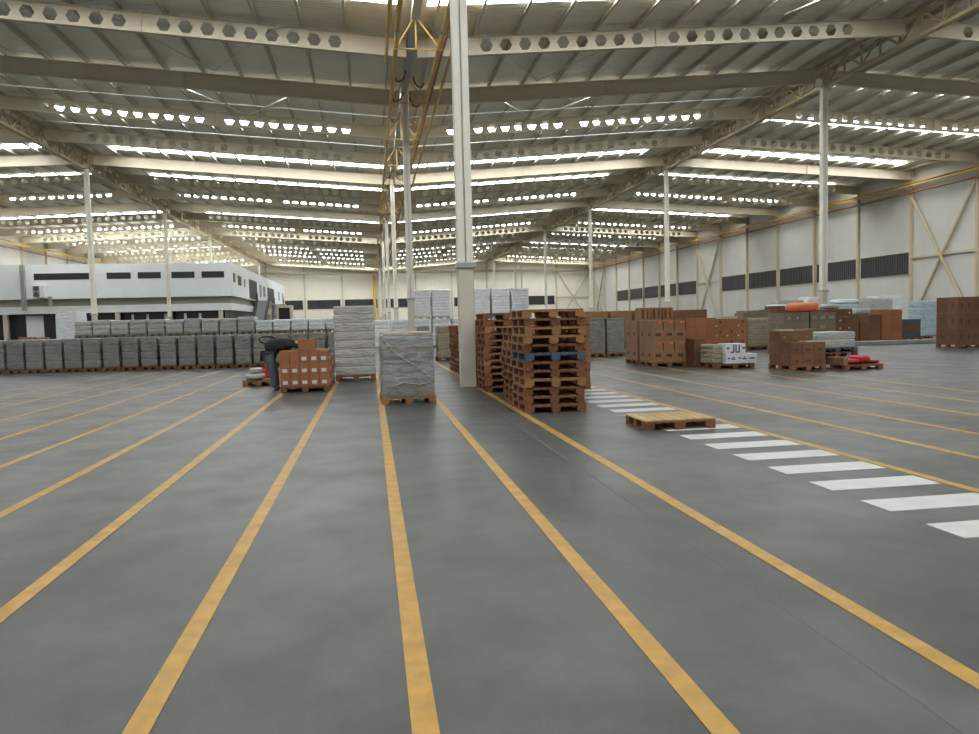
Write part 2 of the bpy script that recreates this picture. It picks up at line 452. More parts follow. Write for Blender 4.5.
# roof beams: castellated and solid -------------------------------------
BH = 0.84
def span(xa, xb, holes, seed):
    mb = MB()
    ys = 0.011
    def Z(x, t): return zb(x) + t          # t measured from the underside
    t0, t1 = 0.02, BH - 0.02
    c = BH / 2
    def plate(poly):
        n = len(poly)
        vs = [(x, -ys, Z(x, t)) for x, t in poly] + [(x, ys, Z(x, t)) for x, t in poly]
        mb.add(vs, [tuple(range(n)), tuple(range(n, 2 * n))[::-1]])
    def rim(poly):
        n = len(poly)
        vs = [(x, -ys, Z(x, t)) for x, t in poly] + [(x, ys, Z(x, t)) for x, t in poly]
        mb.add(vs, [(i, (i + 1) % n, n + (i + 1) % n, n + i) for i in range(n)])
    L = xb - xa
    n = int(round(L / 0.9))
    w = L / n
    skip = {n // 2 + (1 if seed % 2 else -1)}
    for k in range(n):
        a = xa + w * k; b = a + w; m_ = (a + b) / 2
        if holes and 3 <= k < n - 3 and k not in skip:
            h1, h2, hv = 0.295, 0.155, 0.255
            plate([(m_ - h2, t1), (m_ + h2, t1), (m_ + h2, c + hv), (m_ - h2, c + hv)])
            plate([(m_ - h2, t0), (m_ + h2, t0), (m_ + h2, c - hv), (m_ - h2, c - hv)])
            plate([(a, t1), (m_ - h2, t1), (m_ - h2, c + hv), (m_ - h1, c), (a, c)])
            plate([(a, t0), (m_ - h2, t0), (m_ - h2, c - hv), (m_ - h1, c), (a, c)])
            plate([(b, t1), (m_ + h2, t1), (m_ + h2, c + hv), (m_ + h1, c), (b, c)])
            plate([(b, t0), (m_ + h2, t0), (m_ + h2, c - hv), (m_ + h1, c), (b, c)])
            rim([(m_ - h1, c), (m_ - h2, c + hv), (m_ + h2, c + hv), (m_ + h1, c), (m_ + h2, c - hv), (m_ - h2, c - hv)])
        else:
            plate([(a, t0), (b, t0), (b, t1), (a, t1)])
        if k in skip or k in (0, n):
            xs = m_
            mb.add([(xs - .02, -.1, Z(xs, t0)), (xs + .02, -.1, Z(xs, t0)), (xs + .02, -.1, Z(xs, t1)), (xs - .02, -.1, Z(xs, t1)),
                    (xs - .02, .1, Z(xs, t0)), (xs + .02, .1, Z(xs, t0)), (xs + .02, .1, Z(xs, t1)), (xs - .02, .1, Z(xs, t1))],
                   [(0, 1, 2, 3), (7, 6, 5, 4), (0, 4, 5, 1), (1, 5, 6, 2), (2, 6, 7, 3), (3, 7, 4, 0)])
    for (ta, tb) in ((0, t0), (t1, BH)):
        fw = 0.12
        vs = [(x, y, Z(x, t)) for x in (xa, xb) for y in (-fw, fw) for t in (ta, tb)]
        mb.add(vs, [(0, 1, 3, 2), (4, 6, 7, 5), (0, 4, 5, 1), (2, 3, 7, 6), (0, 2, 6, 4), (1, 5, 7, 3)])
    return mb
SP = [(XL + 0.1, XRL - 0.22), (XRL + 0.22, XV - 0.25), (XV + 0.25, XRR - 0.22), (XRR + 0.22, XR - 0.1)]
M_CAST = [span(a, b, True, i).mesh('castellated_span', M['cream']) for i, (a, b) in enumerate(SP)]
M_SOLID = [span(a, b, False, i).mesh('solid_span', M['cream']) for i, (a, b) in enumerate(SP)]
SOLID = {1, 4, 7}
nc = ns = 0
for i in range(18):
    y = 33.5 + 8 * i + {0: 0.9, 1: 0.5}.get(i, 0.0)
    root = empty('roof_beam', (0, y, 0))
    if i in SOLID:
        tag(root, 'cream solid-web roof beam without holes, %s solid one from the near end' % ORD[ns], 'roof beam', 'solid roof beams'); ns += 1
    else:
        tag(root, 'cream roof beam with a row of hexagonal holes, %s holed one from the near end' % ORD[nc], 'roof beam', 'castellated roof beams'); nc += 1
    for me in (M_SOLID if i in SOLID else M_CAST):
        put('beam_span', me, root)

# ridge trusses ----------------------------------------------------------
zt0, zt1 = 14.95, 16.2
P = 1.5
for xr, word in ((XRL, 'office side'), (XRR, 'carton side')):
    root = empty('roof_truss', (xr, 0, 0))
    tag(root, 'long tan lattice truss under the roof ridge on the %s of the hall' % word, 'roof truss', 'ridge trusses')
    y0 = 24.5
    zt0 = zb(xr) - 0.33; zt1 = zt0 + 1.25
    vert = MB().box(-0.045, 0.045, -0.045, 0.045, zt0 + 0.08, zt1 - 0.08).mesh('vertical', M['truss'])
    dm = MB(); dm.bar((0, 0, zt0 + 0.1), (0, P, zt1 - 0.1), 0.085); dia_a = dm.mesh('diagonal', M['truss'])
    dm = MB(); dm.bar((0, 0, zt1 - 0.1), (0, P, zt0 + 0.1), 0.085); dia_b = dm.mesh('diagonal', M['truss'])
    MB().box(-0.14, 0.14, y0, YB - 0.3, zt0 - 0.08, zt0 + 0.08).build('bottom_chord', M['truss'], root)
    MB().box(-0.14, 0.14, y0, YB - 0.3, zt1 - 0.08, zt1 + 0.08).build('top_chord', M['truss'], root)
    n = int((YB - 0.4 - y0) / P)
    for k in range(n + 1):
        put('vertical', vert, root, (0, y0 + P * k + 0.05, 0))
        if k < n: put('diagonal', dia_a if k % 2 else dia_b, root, (0, y0 + P * k + 0.05, 0))

# columns -----------------------------------------------------------------
def column_parts(root, top):
    h = 2.8
    mb = MB(); mb.box(-0.178, -0.022, -0.16, 0.16, 0, top); mb.box(0.022, 0.178, -0.16, 0.16, 0, top)
    mb.build('shaft', M['column'], root)
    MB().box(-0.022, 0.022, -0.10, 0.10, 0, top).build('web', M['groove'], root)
    MB().box(-0.18, 0.18, -0.175, 0.175, 0, h).build('casing', M['casing'], root, bevel=0.02)
    MB().box(-0.23, 0.23, -0.22, 0.22, h, h + 0.13).build('collar', M['steel'], root, bevel=0.01)
for k, y in enumerate(ROW):
    root = empty('column', (XV, y, 0))
    tag(root, ['cream steel column nearest the camera, standing on the floor beside the pallet stacks',
               'slim cream column, second in the line under the yellow pipes',
               'slim cream column, third in the line under the yellow pipes'][k] if k < 3 else
        'cream column, %s in the line under the yellow pipes' % ORD[k], 'column', 'valley columns')
    column_parts(root, zb(XV) + 0.55)
for k, y in enumerate(ROW[1:]):
    root = empty('column', (XRR, y, 0))
    tag(root, '%s cream column under the carton side truss, counted from the near end' % ORD[k], 'column', 'columns under the right truss')
    column_parts(root, zb(XRR) - 0.41)
for k, y in enumerate(ROW[1:]):
    root = empty('column', (XRL + (0.1 if k < 2 else -0.1), y, 0))
    tag(root, '%s cream column under the office side truss, counted from the near end' % ORD[k], 'column', 'columns under the left truss')
    column_parts(root, zb(XRL) - 0.41)

# valley gutter beam, pipework -------------------------------------------
g = MB(); g.box(XV - 0.17, XV + 0.17, 12, YB - 0.4, zb(XV) + 0.58, zb(XV) + 0.95)
tag(g.build('valley_gutter', M['steel']), 'long grey gutter beam under the roof valley above the yellow pipes', 'gutter')
PZ = 12.95
pipes = [(1.05, 12.0, 33.6, 0.075, 'short yellow pipe ending with a grey cap beside the roof valley'),
         (1.42, 12.0, 172.2, 0.105, 'long yellow pipe under the roof valley, office side one of the long pair'),
         (3.22, 12.0, 172.2, 0.105, 'long yellow pipe under the roof valley, second from the carton side'),
         (3.80, 30.0, 150.0, 0.075, 'thin yellow pipe under the roof valley nearest the cartons')]
for x, a, b, r, lab in pipes:
    mb = MB(); mb.tube([(x, a, PZ), (x, b, PZ)], r, 12)
    p = tag(mb.build('yellow_pipe', M['gas_yellow']), lab, 'pipe', 'yellow pipes under the valley')
    if b < 40:
        mb = MB(); mb.tube([(x, b - 0.02, PZ), (x, b + 0.35, PZ)], r * 1.25, 12)
        mb.build('end_cap', M['steel'], p)
    y = a + 6
    while y < min(b, 110):
        mb = MB(); mb.tube([(x, y - 0.12, PZ), (x, y + 0.12, PZ)], r * 1.35, 12)
        mb.build('flange', M['steel'], p)
        y += 12
mb = MB(); mb.tube([(3.42, 12, PZ + 0.16), (3.42, 120, PZ + 0.16)], 0.06, 10)
tag(mb.build('red_pipe', M['red_pipe']), 'rust-red pipe running beside the yellow pipes under the roof valley', 'pipe')
for i in range(9):
    y = 31.5 + 7.6 * i
    root = empty('pipe_hanger', (XV, y, 0))
    tag(root, '%s yellow V-shaped hanger holding the valley pipes, from the near end' % ORD[i], 'pipe hanger', 'pipe hangers under the valley')
    mb = MB(); mb.bar((-0.95, 0, PZ - 0.14), (1.12, 0, PZ - 0.14), 0.05); mb.build('cross_bar', M['gas_yellow'], root)
    mb = MB(); mb.bar((-0.1, 0, zb(XV) + 0.58), (-0.82, 0, PZ - 0.1), 0.055); mb.build('arm', M['gas_yellow'], root)
    mb = MB(); mb.bar((0.1, 0, zb(XV) + 0.58), (0.98, 0, PZ - 0.1), 0.055); mb.build('arm', M['gas_yellow'], root)
    mb = MB(); mb.bar((0, 0, zb(XV) + 0.6), (0, 0, PZ - 0.12), 0.06); mb.build('drop_rod', M['gas_yellow'], root)
for i, y in enumerate((36.5, 39.8, 43.5, 56.0, 60.0, 75.0)):
    root = empty('red_pipe_bend', (XV, y, PZ))
    tag(root, '%s pair of rust-red bent pipes between the valley pipes' % ORD[i], 'pipe bend', 'red pipe bends')
    for sx in (-1, 1):
        pts = []
        for k in range(9):
            t = math.pi * k / 8
            pts.append((sx * (0.20 + 0.50 * (1 - math.cos(t)) / 2), 0.4 * sx, 0.48 - 0.5 * math.sin(t / 1.25)))
        mb = MB(); mb.tube(pts, 0.05, 8)
        mb.build('bend', M['red_pipe'], root)
mb = MB(); mb.tube([(1.15, YB - 0.85, 0.0), (1.15, YB - 0.85, 12.6)], 0.32, 12)
tag(mb.build('yellow_riser', M['gas_yellow']), 'thick yellow vertical riser pipe standing against the far wall', 'pipe')
for xw, s, w1 in ((XR, -1, 'windowed wall on the carton side'), (XL, 1, 'wall on the office side')):
    mb = MB(); mb.tube([(xw + s * 0.95, 40, 13.45), (xw + s * 0.95, 172, 13.45)], 0.09, 10)
    ep = tag(mb.build('yellow_eaves_pipe', M['gas_yellow']), 'yellow pipe under the eaves of the %s' % w1, 'pipe')
    for k in range(8):
        yb = 49.5 + 16 * k
        mb = MB(); mb.bar((xw + s * 0.31, yb, 13.1), (xw + s * 0.95, yb, 13.35), 0.06); mb.build('bracket', M['tan'], ep)
    mb = MB(); mb.tube([(xw + s * 0.70, 40, 12.85), (xw + s * 0.70, 172, 12.85)], 0.11, 10)
    tag(mb.build('red_eaves_pipe', M['red_pipe']), 'rust-red pipe below the yellow eaves pipe on the %s' % w1, 'pipe')
    mb = MB(); mb.box(xw + s * 0.45, xw + s * 0.95, 40, 172, 13.68, 13.76)
    tag(mb.build('cable_tray', M['gas_yellow']), 'yellowish cable tray above the eaves pipes of the %s' % w1, 'cable tray')
# slim white conduits across the roof
for i, y in enumerate((43.9, 46.8, 54.6, 58.6, 67.9)):
    mb = MB()
    mb.tube([(x, y, zb(x) + 0.70) for x in (XRL + 0.5, XV, XRR - 0.5)], 0.035, 6)
    tag(mb.build('roof_conduit', M['white_pipe']), '%s thin white conduit running crosswise under the roof sheets' % ORD[i], 'conduit', 'white conduits under the roof')
k = 0
for xa, xb, ya, yb in ((5.5, 9.5, 34, 41), (9.5, 13.2, 41, 34), (-3.5, -7.5, 34, 41), (-7.5, -11, 41, 34), (7, 11, 42.5, 49), (11, 15, 49, 42.5), (-3, -7, 42.5, 49), (-7, -11, 49, 42.5), (15.5, 19.5, 26, 33), (19.5, 23, 33, 26)):
    mb = MB(); mb.bar((xa, ya, zb(xa) + 0.72), (xb, yb, zb(xb) + 0.72), 0.05)
    side = 'carton' if xa > XV else 'office'
    tag(mb.build('roof_brace', M['white_pipe']), '%s slim diagonal brace rod under the roof sheets on the %s side of the valley' % (ORD[k], side), 'brace rod', 'roof brace rods'); k += 1

# ------------------------------------------------------------------ office building
OY, OX = 100.0, -17.4
off = empty('office_building', (0, 0, 0))
tag(off, 'white two-storey office block with strip windows inside the hall', 'building')
MB().box(XL + 0.4, OX, OY, 160, 5.6, 9.85).build('upper_storey', M['office'], off)
MB().box(XL + 0.4, OX - 0.5, OY + 0.9, 159.5, 4.7, 5.6).build('recess', M['recess_shade'], off)
MB().box(XL + 0.4, OX - 0.2, OY + 0.3, 159.8, 3.8, 4.7).build('canopy_band', M['office'], off)
MB().box(XL + 0.4, OX - 1.3, OY + 1.6, 159, 0, 3.8).build('ground_storey', M['dark'], off)
def win(x0, x1, z0, z1, m='dark'):
    MB().box(x0, x1, OY - 0.03, OY + 0.05, z0, z1).build('window', M[m], off)
def px2x(px, Y): # horizontal image position at the window sill line -> hall X at depth Y
    k = (px - 369.0) / 755.0
    return k * 0.9874 * Y / (1 - 0.158 * k)
for a, b in ((35.5, 90.5), (108, 132), (139, 162), (172.5, 195.5), (202.5, 225)):
    win(px2x(a, OY), px2x(b, OY), 7.95, 8.75)
for x in (-44.5, -38.2, -31.5, -25.2, -19.0):
    MB().box(x - 0.25, x + 0.25, OY + 0.35, OY + 0.85, 0, 3.8).build('pillar', M['casing'], off)
for x in (-41.6, -36.9):
    MB().box(x - 1.0, x + 1.0, OY + 1.5, OY + 1.598, 0.2, 3.6).build('entrance_wall', M['office'], off)
for x in (-30.0, -28.2, -26.0, -23.6, -21.8):
    MB().box(x - 0.15, x + 0.15, OY + 1.5, OY + 1.598, 0.0, 3.5).build('glazing_bar', M['office'], off)
for y0, y1, z0, z1, m in ((101.2, 102.6, 7.4, 8.6, 'dark'), (104.6, 107.4, 7.2, 8.5, 'dark'), (109.4, 110.6, 7.2, 8.3, 'grey_unit'), (114.0, 121.5, 5.75, 8.55, 'black'), (124.5, 126.5, 6.3, 8.3, 'grey_unit'), (128.6, 131.0, 6.5, 8.2, 'dark'), (133.6, 142.5, 5.75, 8.3, 'black'), (149.0, 151.0, 6.5, 8.2, 'grey_unit'), (155, 157.5, 6.2, 8.2, 'grey_unit')):
    MB().box(OX - 0.05, OX + 0.03, y0, y1, z0, z1).build('window', M[m], off)
MB().box(px2x(23.0, OY), px2x(27.0, OY), OY - 0.45, OY - 0.002, 4.2, 9.8).build('duct', M['grey_unit'], off)

ac = empty('air_conditioner', (px2x(42.5, OY), OY - 0.5, 0))
tag(ac, 'grey outdoor air conditioning unit mounted on the white office front', 'air conditioner')
MB().box(-0.7, 0.7, -0.35, 0.48, 5.75, 7.25).build('body', M['office'], ac, bevel=0.03)
MB().box(-0.68, 0.1, -0.38, -0.352, 5.8, 7.2).build('front_grille', M['grey_unit'], ac)
for z in (6.15, 6.85):
    mb = MB(); mb.tube([(-0.29, -0.40, z), (-0.29, -0.38, z)], 0.31, 20); mb.build('fan', M['grey_panel'], ac)
mb = MB(); mb.bar((0.2, 0.35, 5.7), (0.2, -0.35, 5.67), 0.1); mb.bar((0.2, -0.3, 5.65), (0.2, 0.35, 4.75), 0.1); mb.bar((1.0, 0.3, 5.9), (1.0, 0.3, 4.7), 0.3)
mb.build('bracket', M['grey_unit'], ac)

def stair(y_top, lab):
    root = empty('staircase', (OX, y_top, 0)); tag(root, lab, 'staircase', 'dark staircases of the office')
    mb = MB(); n = 26
    for k in range(n):
        z = 5.6 * (n - k) / n
        mb.box(0.15, 1.75, -0.32 * (k + 1), -0.32 * k, z - 0.24, z)
    mb.build('steps', M['steel'], root)
    for x, nm in ((0.08, 'side_panel'), (1.75, 'side_panel')):
        L = 0.32 * n
        mb = MB()
        vs = [(xx, y, z) for xx in (x, x + 0.07) for (y, z) in ((0, 5.2), (0, 6.8), (-L, 1.4), (-L, 0.0), (-L + 0.5, 0.0))]
        mb.add(vs, [(0, 1, 2, 3, 4), (9, 8, 7, 6, 5), (0, 5, 6, 1), (1, 6, 7, 2), (2, 7, 8, 3), (3, 8, 9, 4), (4, 9, 5, 0)])
        mb.build(nm, M['grey_panel'], root)
    MB().box(0.05, 1.9, 0.0, 2.2, 5.35, 5.6).build('landing', M['steel'], root)
    for y in (0.1, 2.0):
        MB().box(1.7, 1.85, y, y + 0.15, 0, 5.35).build('post', M['cream'], root)
stair(121.5, 'dark panelled staircase on the office side wall, nearer the camera')
stair(142.5, 'dark panelled staircase on the office side wall, further from the camera')
en = empty('stair_enclosure', (OX + 2.6, 128.0, 0))
tag(en, 'cream framed enclosure with a black opening beside the office staircases', 'enclosure')
for x in (-0.5, 1.6):
    MB().box(x, x + 0.3, 0, 3, 0, 4.6).build('frame_post', M['cream'], en)
MB().box(-0.5, 1.9, 0, 3, 4.6, 5.0).build('frame_beam', M['cream'], en)
MB().box(-0.2, 1.6, 0.1, 2.9, 0, 4.6).build('opening', M['black'], en)

# ------------------------------------------------------------------ pallets
PW, PD, PH = 1.02, 1.2, 0.1435
def pallet_parts(w=PW, d=PD):
    """lists of boxes for deck boards, cross boards, blocks, skids"""
    z1, z2, z3 = 0.022, 0.100, 0.122
    xs = [-w / 2 + 0.05, 0, w / 2 - 0.05]
    deck = []
    nb = 7
    bw = 0.132
    for k in range(nb):
        c = -w / 2 + bw / 2 + (w - bw) * k / (nb - 1)
        deck.append((c - bw / 2, c + bw / 2, 0, d, z3, PH - 0.001))
    cross = [(-w / 2, w / 2, y - 0.07, y + 0.07, z2, z3) for y in (0.07, d / 2, d - 0.07)]
    bl = []
    for y in (0.07, d / 2, d - 0.07):
        for i, x in enumerate(xs):
            hw = 0.075 if i == 1 else 0.07
            c = x if i == 1 else (x + 0.02 if i == 0 else x - 0.02)
            bl.append((c - hw, c + hw, y - 0.068, y + 0.068, z1, z2))
    sk = [(x - 0.05, x + 0.05, 0, d, 0.0, z1) for x in (-w / 2 + 0.05, 0, w / 2 - 0.05)]
    return deck, cross, bl, sk
def make_pallet(loc, rz, label, m='wood', deck_m=None, group=None, d=PD):
    root = empty('pallet', loc, rz)
    tag(root, label, 'pallet', group)
    deck, cross, bl, sk = pallet_parts(PW, d)
    for nm, lst, mm in (('deck_board', deck, deck_m or m), ('cross_board', cross, m), ('block', bl, m), ('skid', sk, m)):
        cache = {}
        for b in lst:
            dims = (round(b[1] - b[0], 4), round(b[3] - b[2], 4), round(b[5] - b[4], 4))
            if dims not in cache:
                cache[dims] = MB().box(-dims[0] / 2, dims[0] / 2, -dims[1] / 2, dims[1] / 2, -dims[2] / 2, dims[2] / 2).mesh(nm, M[mm])
            put(nm, cache[dims], root, ((b[0] + b[1]) / 2, (b[2] + b[3]) / 2, (b[4] + b[5]) / 2))
    return root
_pm = {}
def pallet_mesh(m, w=PW, d=PD):
    key = (m, w, d)
    if key not in _pm:
        mb = MB()
        for lst in pallet_parts(w, d):
            for b in lst: mb.box(*b)
        _pm[key] = mb.mesh('pallet', M[m])
    return _pm[key]
def plain_pallet(x, y, z, label, m='wood', w=PW, d=PD, rz=0.0, group=None):
    """A far pallet as one mesh; x is its centre line, y its near edge."""
    return tag(put('pallet', pallet_mesh(m, w, d), None, (x, y, z), rz), label, 'pallet', group)

PROTO = {}
def stack(x, y, n, where, group, m_of=None, jit=0.025, detailed=True):
    for k in range(n):
        mm = m_of(k) if m_of else 'wood'
        lab = '%s pallet from the floor in %s' % (ORD[k], where)
        if mm == 'wood_blue': lab = 'blue painted pallet, %s from floor in %s' % (ORD[k], where)
        loc = (x + random.uniform(-jit, jit), y + random.uniform(-jit, jit), PH * k)
        rz = random.uniform(-0.02, 0.02)
        if detailed:
            if mm not in PROTO:
                PROTO[mm] = make_pallet(loc, rz, lab, mm, None, group)
            else:
                dup(PROTO[mm], loc, rz, lab, group)
        else:
            plain_pallet(loc[0], loc[1], loc[2], lab, mm, rz=rz, group=group)
def tones(k):
    return 'wood_light' if k in (8, 9, 3, 11) else 'wood'
stack(3.02, 12.05, 12, 'the front pallet stack', 'pallets in the front stack', lambda k: 'wood_blue' if k == 6 else tones(k), 0.03)
stack(3.08, 13.45, 10, 'the pallet stack just behind the front one', 'pallets in the second stack', lambda k: 'wood_light' if k in (4, 7) else 'wood', 0.04)
stack(2.93, 15.9, 12, 'the third pallet stack from the front', 'pallets in the third stack', lambda k: 'wood_light' if k in (4, 9) else 'wood', 0.02)
stack(2.95, 18.0, 11, 'the fourth pallet stack, beside the near column', 'pallets in the fourth stack', None, 0.02, False)
stack(3.02, 21.2, 10, 'the fifth pallet stack, left of the near column', 'pallets in the fifth stack', lambda k: 'wood_blue' if k == 1 else 'wood', 0.03, False)
stack(3.02, 22.9, 10, 'the sixth and last stack of the pallet row', 'pallets in the sixth stack', None, 0.03, False)
stack(4.25, 15.9, 11, 'the stack hidden beside the third one, carton side', 'pallets in the side stack', None, 0.02, False)

make_pallet((4.15, 9.62, 0), R(-1), 'single empty weathered pallet lying alone on the white floor stripes', 'wood', 'wood_deck', None, 0.8)

# ------------------------------------------------------------------ wrapped loads
_wm = {}
def wrap_mesh(w, d, h, layers, m, seed):
    key = (round(w, 2), round(d, 2), round(h, 2), layers, m, seed)
    if key in _wm: return _wm[key]
    rnd = random.Random(seed)
    mb = MB()
    nx, ny = 8, 8
    zs = []
    for k in range(layers):
        a, b = h * k / layers, h * (k + 1) / layers
        for t, inset in ((0.0, 0.016), (0.12, 0.0), (0.5, -0.006), (0.88, 0.0)):
            zs.append((a + (b - a) * t, inset))
    zs.append((h, 0.02))
    ring = []
    for i in range(nx): ring.append((-w / 2 + w * i / nx, 0.0, 0, -1))
    for i in range(ny): ring.append((w / 2, d * i / ny, 1, 0))
    for i in range(nx): ring.append((w / 2 - w * i / nx, d, 0, 1))
    for i in range(ny): ring.append((-w / 2, d - d * i / ny, -1, 0))
    n = len(ring)
    vs = []
    for z, ins in zs:
        for (x, y, ax, ay) in ring:
            corner = (abs(abs(x) - w / 2) < 1e-6 and (y < 1e-6 or abs(y - d) < 1e-6))
            o = ins + rnd.uniform(0, 0.008)
            cx, cy = x, y - d / 2
            s = 1 - o / (w / 2); t = 1 - o / (d / 2)
            if corner: s -= 0.035; t -= 0.035
            vs.append((cx * s, cy * t + d / 2, z))
    fs = []
    for j in range(len(zs) - 1):
        for i in range(n):
            fs.append((j * n + i, j * n + (i + 1) % n, (j + 1) * n + (i + 1) % n, (j + 1) * n + i))
    fs.append(tuple(range(n))[::-1]); fs.append(tuple((len(zs) - 1) * n + i for i in range(n)))
    mb.add(vs, fs)
    me = mb.mesh('wrapped_load', M[m])
    _wm[key] = me
    return me
def wrapped(x, y, z, w, d, h, label, layers=5, m='film', seed=1, group=None, top=None, rz=0.0, name='wrapped_load'):
    o = tag(put(name, wrap_mesh(w, d, h, layers, m, seed), None, (x, y, z), rz), label, 'wrapped load', group)
    if top:
        MB().box(-w / 2 - 0.01, w / 2 + 0.01, -0.01, d + 0.01, h + 0.001, h + 0.025).build('top_sheet', M[top], o)
    return o

# the long front row on the left
PITCH = 0.705
def rowY(x): return 30.2 - 0.10 * (x + 9.0)
i = 0
x = -14.75
while x < -1.3:
    y = rowY(x)
    lab = '%s load from the left in the long grey row' % ORD[i]
    plain_pallet(x, y, 0, 'pallet under the %s' % lab, 'wood', 0.66, 1.2, group='pallets under the long wrapped row')
    wrapped(x, y + 0.02, PH, 0.61 + random.uniform(-0.03, 0.015), 1.15, 1.12, lab + ' on the floor', 4, 'film', i % 5, 'grey wrapped loads of the long row')
    # second row of the block, only its tops show
    if i < 20:
        wrapped(x, y + 1.35, 0.0, 0.62, 1.15, 1.24, 'grey wrapped load behind the %s' % lab, 4, 'film', (i + 2) % 5, 'grey wrapped loads behind the long row')
    i += 1
    x += PITCH
# short pale loads stacked on the second row
i = 0
x = -11.3
while x < -1.1:
    y = rowY(x) + 1.4
    pale = 'film_light' if x < -4.4 else 'film_white'
    word = 'pale grey' if x < -4.4 else 'white'
    lab = '%s short %s load from left atop the long row' % (ORD[i], word)
    plain_pallet(x, y, 1.243, 'flat pallet under the %s' % lab, 'wood_grey', 0.66, 1.1, group='pallets on top of the long row')
    hh = 0.56 if x < -4.4 else 0.44
    wrapped(x, y + 0.02, 1.243 + PH, 0.655, 1.05, hh + random.uniform(-0.03, 0.03), lab, 3, pale, i % 4, 'short pale loads on the long row')
    i += 1
    x += PITCH
# left end odds on the row
for k, (x, w, h) in enumerate(((-13.6, 0.5, 0.12), (-13.0, 0.35, 0.09))):
    tag(MB().box(-w / 2, w / 2, 0, 0.5, 0, h).build('cardboard_pile', M['carton_tan'], None, (x, rowY(x) + 1.6, 1.242), 0.1, 0.01),
        ['wider low pile of brown cardboard on the left end of the long row', 'narrow low pile of brown cardboard beside the tall white load'][k], 'cardboard', 'cardboard piles')
plain_pallet(-13.55, 36.3, 0, 'pallet under the tall white load behind the long row', 'wood', 1.0, 1.2)
wrapped(-13.55, 36.3, PH, 0.98, 1.15, 2.3, 'tall white wrapped load behind the left end of the long row', 1, 'film_white', 3)

# tall pale stack, main film-wrapped load, loads further back
plain_pallet(-0.45, 20.9, 0, 'pallet under the tall pale grey stack', 'wood', 1.1, 1.2)
wrapped(-0.45, 20.92, PH, 1.12, 1.15, 1.92, 'tall pale grey stack of eight wrapped layers between the brown cartons and the film-wrapped load', 8, 'film_light', 1)
plain_pallet(0.69, 14.35, 0, 'pale pallet under the film-wrapped load in front of the near column', 'wood_light', 1.04, 1.2, R(1.5))
fw = empty('film_wrapped_load', (0.69, 14.35, PH), R(1.5))
tag(fw, 'large grey load in crinkled clear film with cardboard top, beside the near column', 'wrapped load')
rr = random.Random(4)
zc = 0
for k in range(5):
    h = 0.235
    mb = MB()
    for (xa, xb) in ((-0.49, -0.17), (-0.165, 0.16), (0.165, 0.49)):
        mb.box(xa, xb, 0.02, 1.16, zc, zc + h - 0.008)
    mb.build('carton_layer', M[['carton_grey', 'film', 'film', 'carton_grey', 'film'][k]], fw)
    zc += h
put('stretch_film', wrap_mesh(1.03, 1.2, 1.2, 2, 'clear', 9), fw, (0, 0, 0))
MB().box(-0.47, 0.47, 0.04, 1.14, 1.2, 1.235).build('top_sheet', M['sheet'], fw, bevel=0.006)
mb = MB()
mb.tube([(-0.46, -0.004, 1.12), (-0.30, -0.006, 0.90), (-0.08, -0.006, 0.72), (0.18, -0.006, 0.56), (0.36, -0.004, 0.40), (0.46, -0.002, 0.30)], 0.009, 6)
mb.tube([(-0.36, -0.004, 0.20), (-0.10, -0.006, 0.27), (0.2, -0.006, 0.22), (0.44, -0.002, 0.27)], 0.006, 6)
mb.build('film_crease', M['film_light'], fw)
for k, (x, w) in enumerate(((2.06, 0.52), (3.1, 1.0))):
    plain_pallet(x, 29.6, 0, 'pallet under the %s brownish wrapped load behind the near column' % ('narrow', 'wide')[k], 'wood', w, 1.2)
    wrapped(x, 29.62, PH, w - 0.02, 1.15, 1.27, '%s brownish-grey wrapped load behind the near column' % ('narrow', 'wide')[k], 4, 'film_beige' if k else 'film', k + 2)
# white two-tier block in the middle distance
i = 0
for k in range(9):
    x = 0.62 + 1.215 * k
    plain_pallet(x, 45, 0, 'pallet under the %s lower white load behind the pallet stacks' % ORD[k], 'wood', 1.05, 1.2, group='pallets under the white block')
    wrapped(x, 45.02, PH, 1.14, 1.15, 1.62, '%s lower white load from the left, behind the pallet stacks' % ORD[k], 6, 'film_white', k % 3, 'lower white loads')
    if k in (2, 3, 5, 6, 7):
        i += 1
        plain_pallet(x, 45, PH + 1.624, 'pallet under the %s of the five upper white loads' % ORD[i - 1], 'steel', 1.05, 1.2, group='pallets under the upper white loads')
        wrapped(x, 45.02, PH * 2 + 1.625, 1.12, 1.15, 1.62, '%s of the five tall upper white loads, counted from the left' % ORD[i - 1], 9, 'film_white', k % 3, 'upper white loads')

# ------------------------------------------------------------------ cartons
_cm = {}
def carton_mesh(w, d, h, m):
    key = ('b', w, d, h, m)
    if key not in _cm:
        _cm[key] = MB().box(-w / 2 + 0.004, w / 2 - 0.004, 0.004, d - 0.004, 0, h - 0.005).mesh('carton', M[m])
    return _cm[key]
def mark_mesh(key, x0, x1, y, z0, z1, m):
    key = (key, x0, x1, y, z0, z1, m)
    if key not in _cm:
        _cm[key] = MB().box(x0, x1, y - 0.004, y + 0.003, z0, z1).mesh('mark', M[m])
    return _cm[key]
def carton(x, y, z, w, d, h, label, m='carton', group=None, front=None, rz=0.0, side=None):
    """x centre, y near face. front: list of (part name, x0, x1, z0, z1, material) marks on the near face."""
    o = tag(put('carton', carton_mesh(w, d, h, m), None, (x, y, z), rz), label, 'carton', group)
    for (nm, a, b, z0, z1, mm) in (front or ()):
        put(nm, mark_mesh(nm, a, b, 0.004, z0, z1, mm), o)
    for (nm, sx, a, b, z0, z1, mm) in (side or ()):
        xx = sx * (w / 2 - 0.004)
        put(nm, MB().box(xx - 0.004, xx + 0.004, a, b, z0, z1).mesh(nm, M[mm]), o)
    return o
TIER = ['bottom', 'second', 'third', 'fourth', 'fifth', 'sixth', 'seventh']
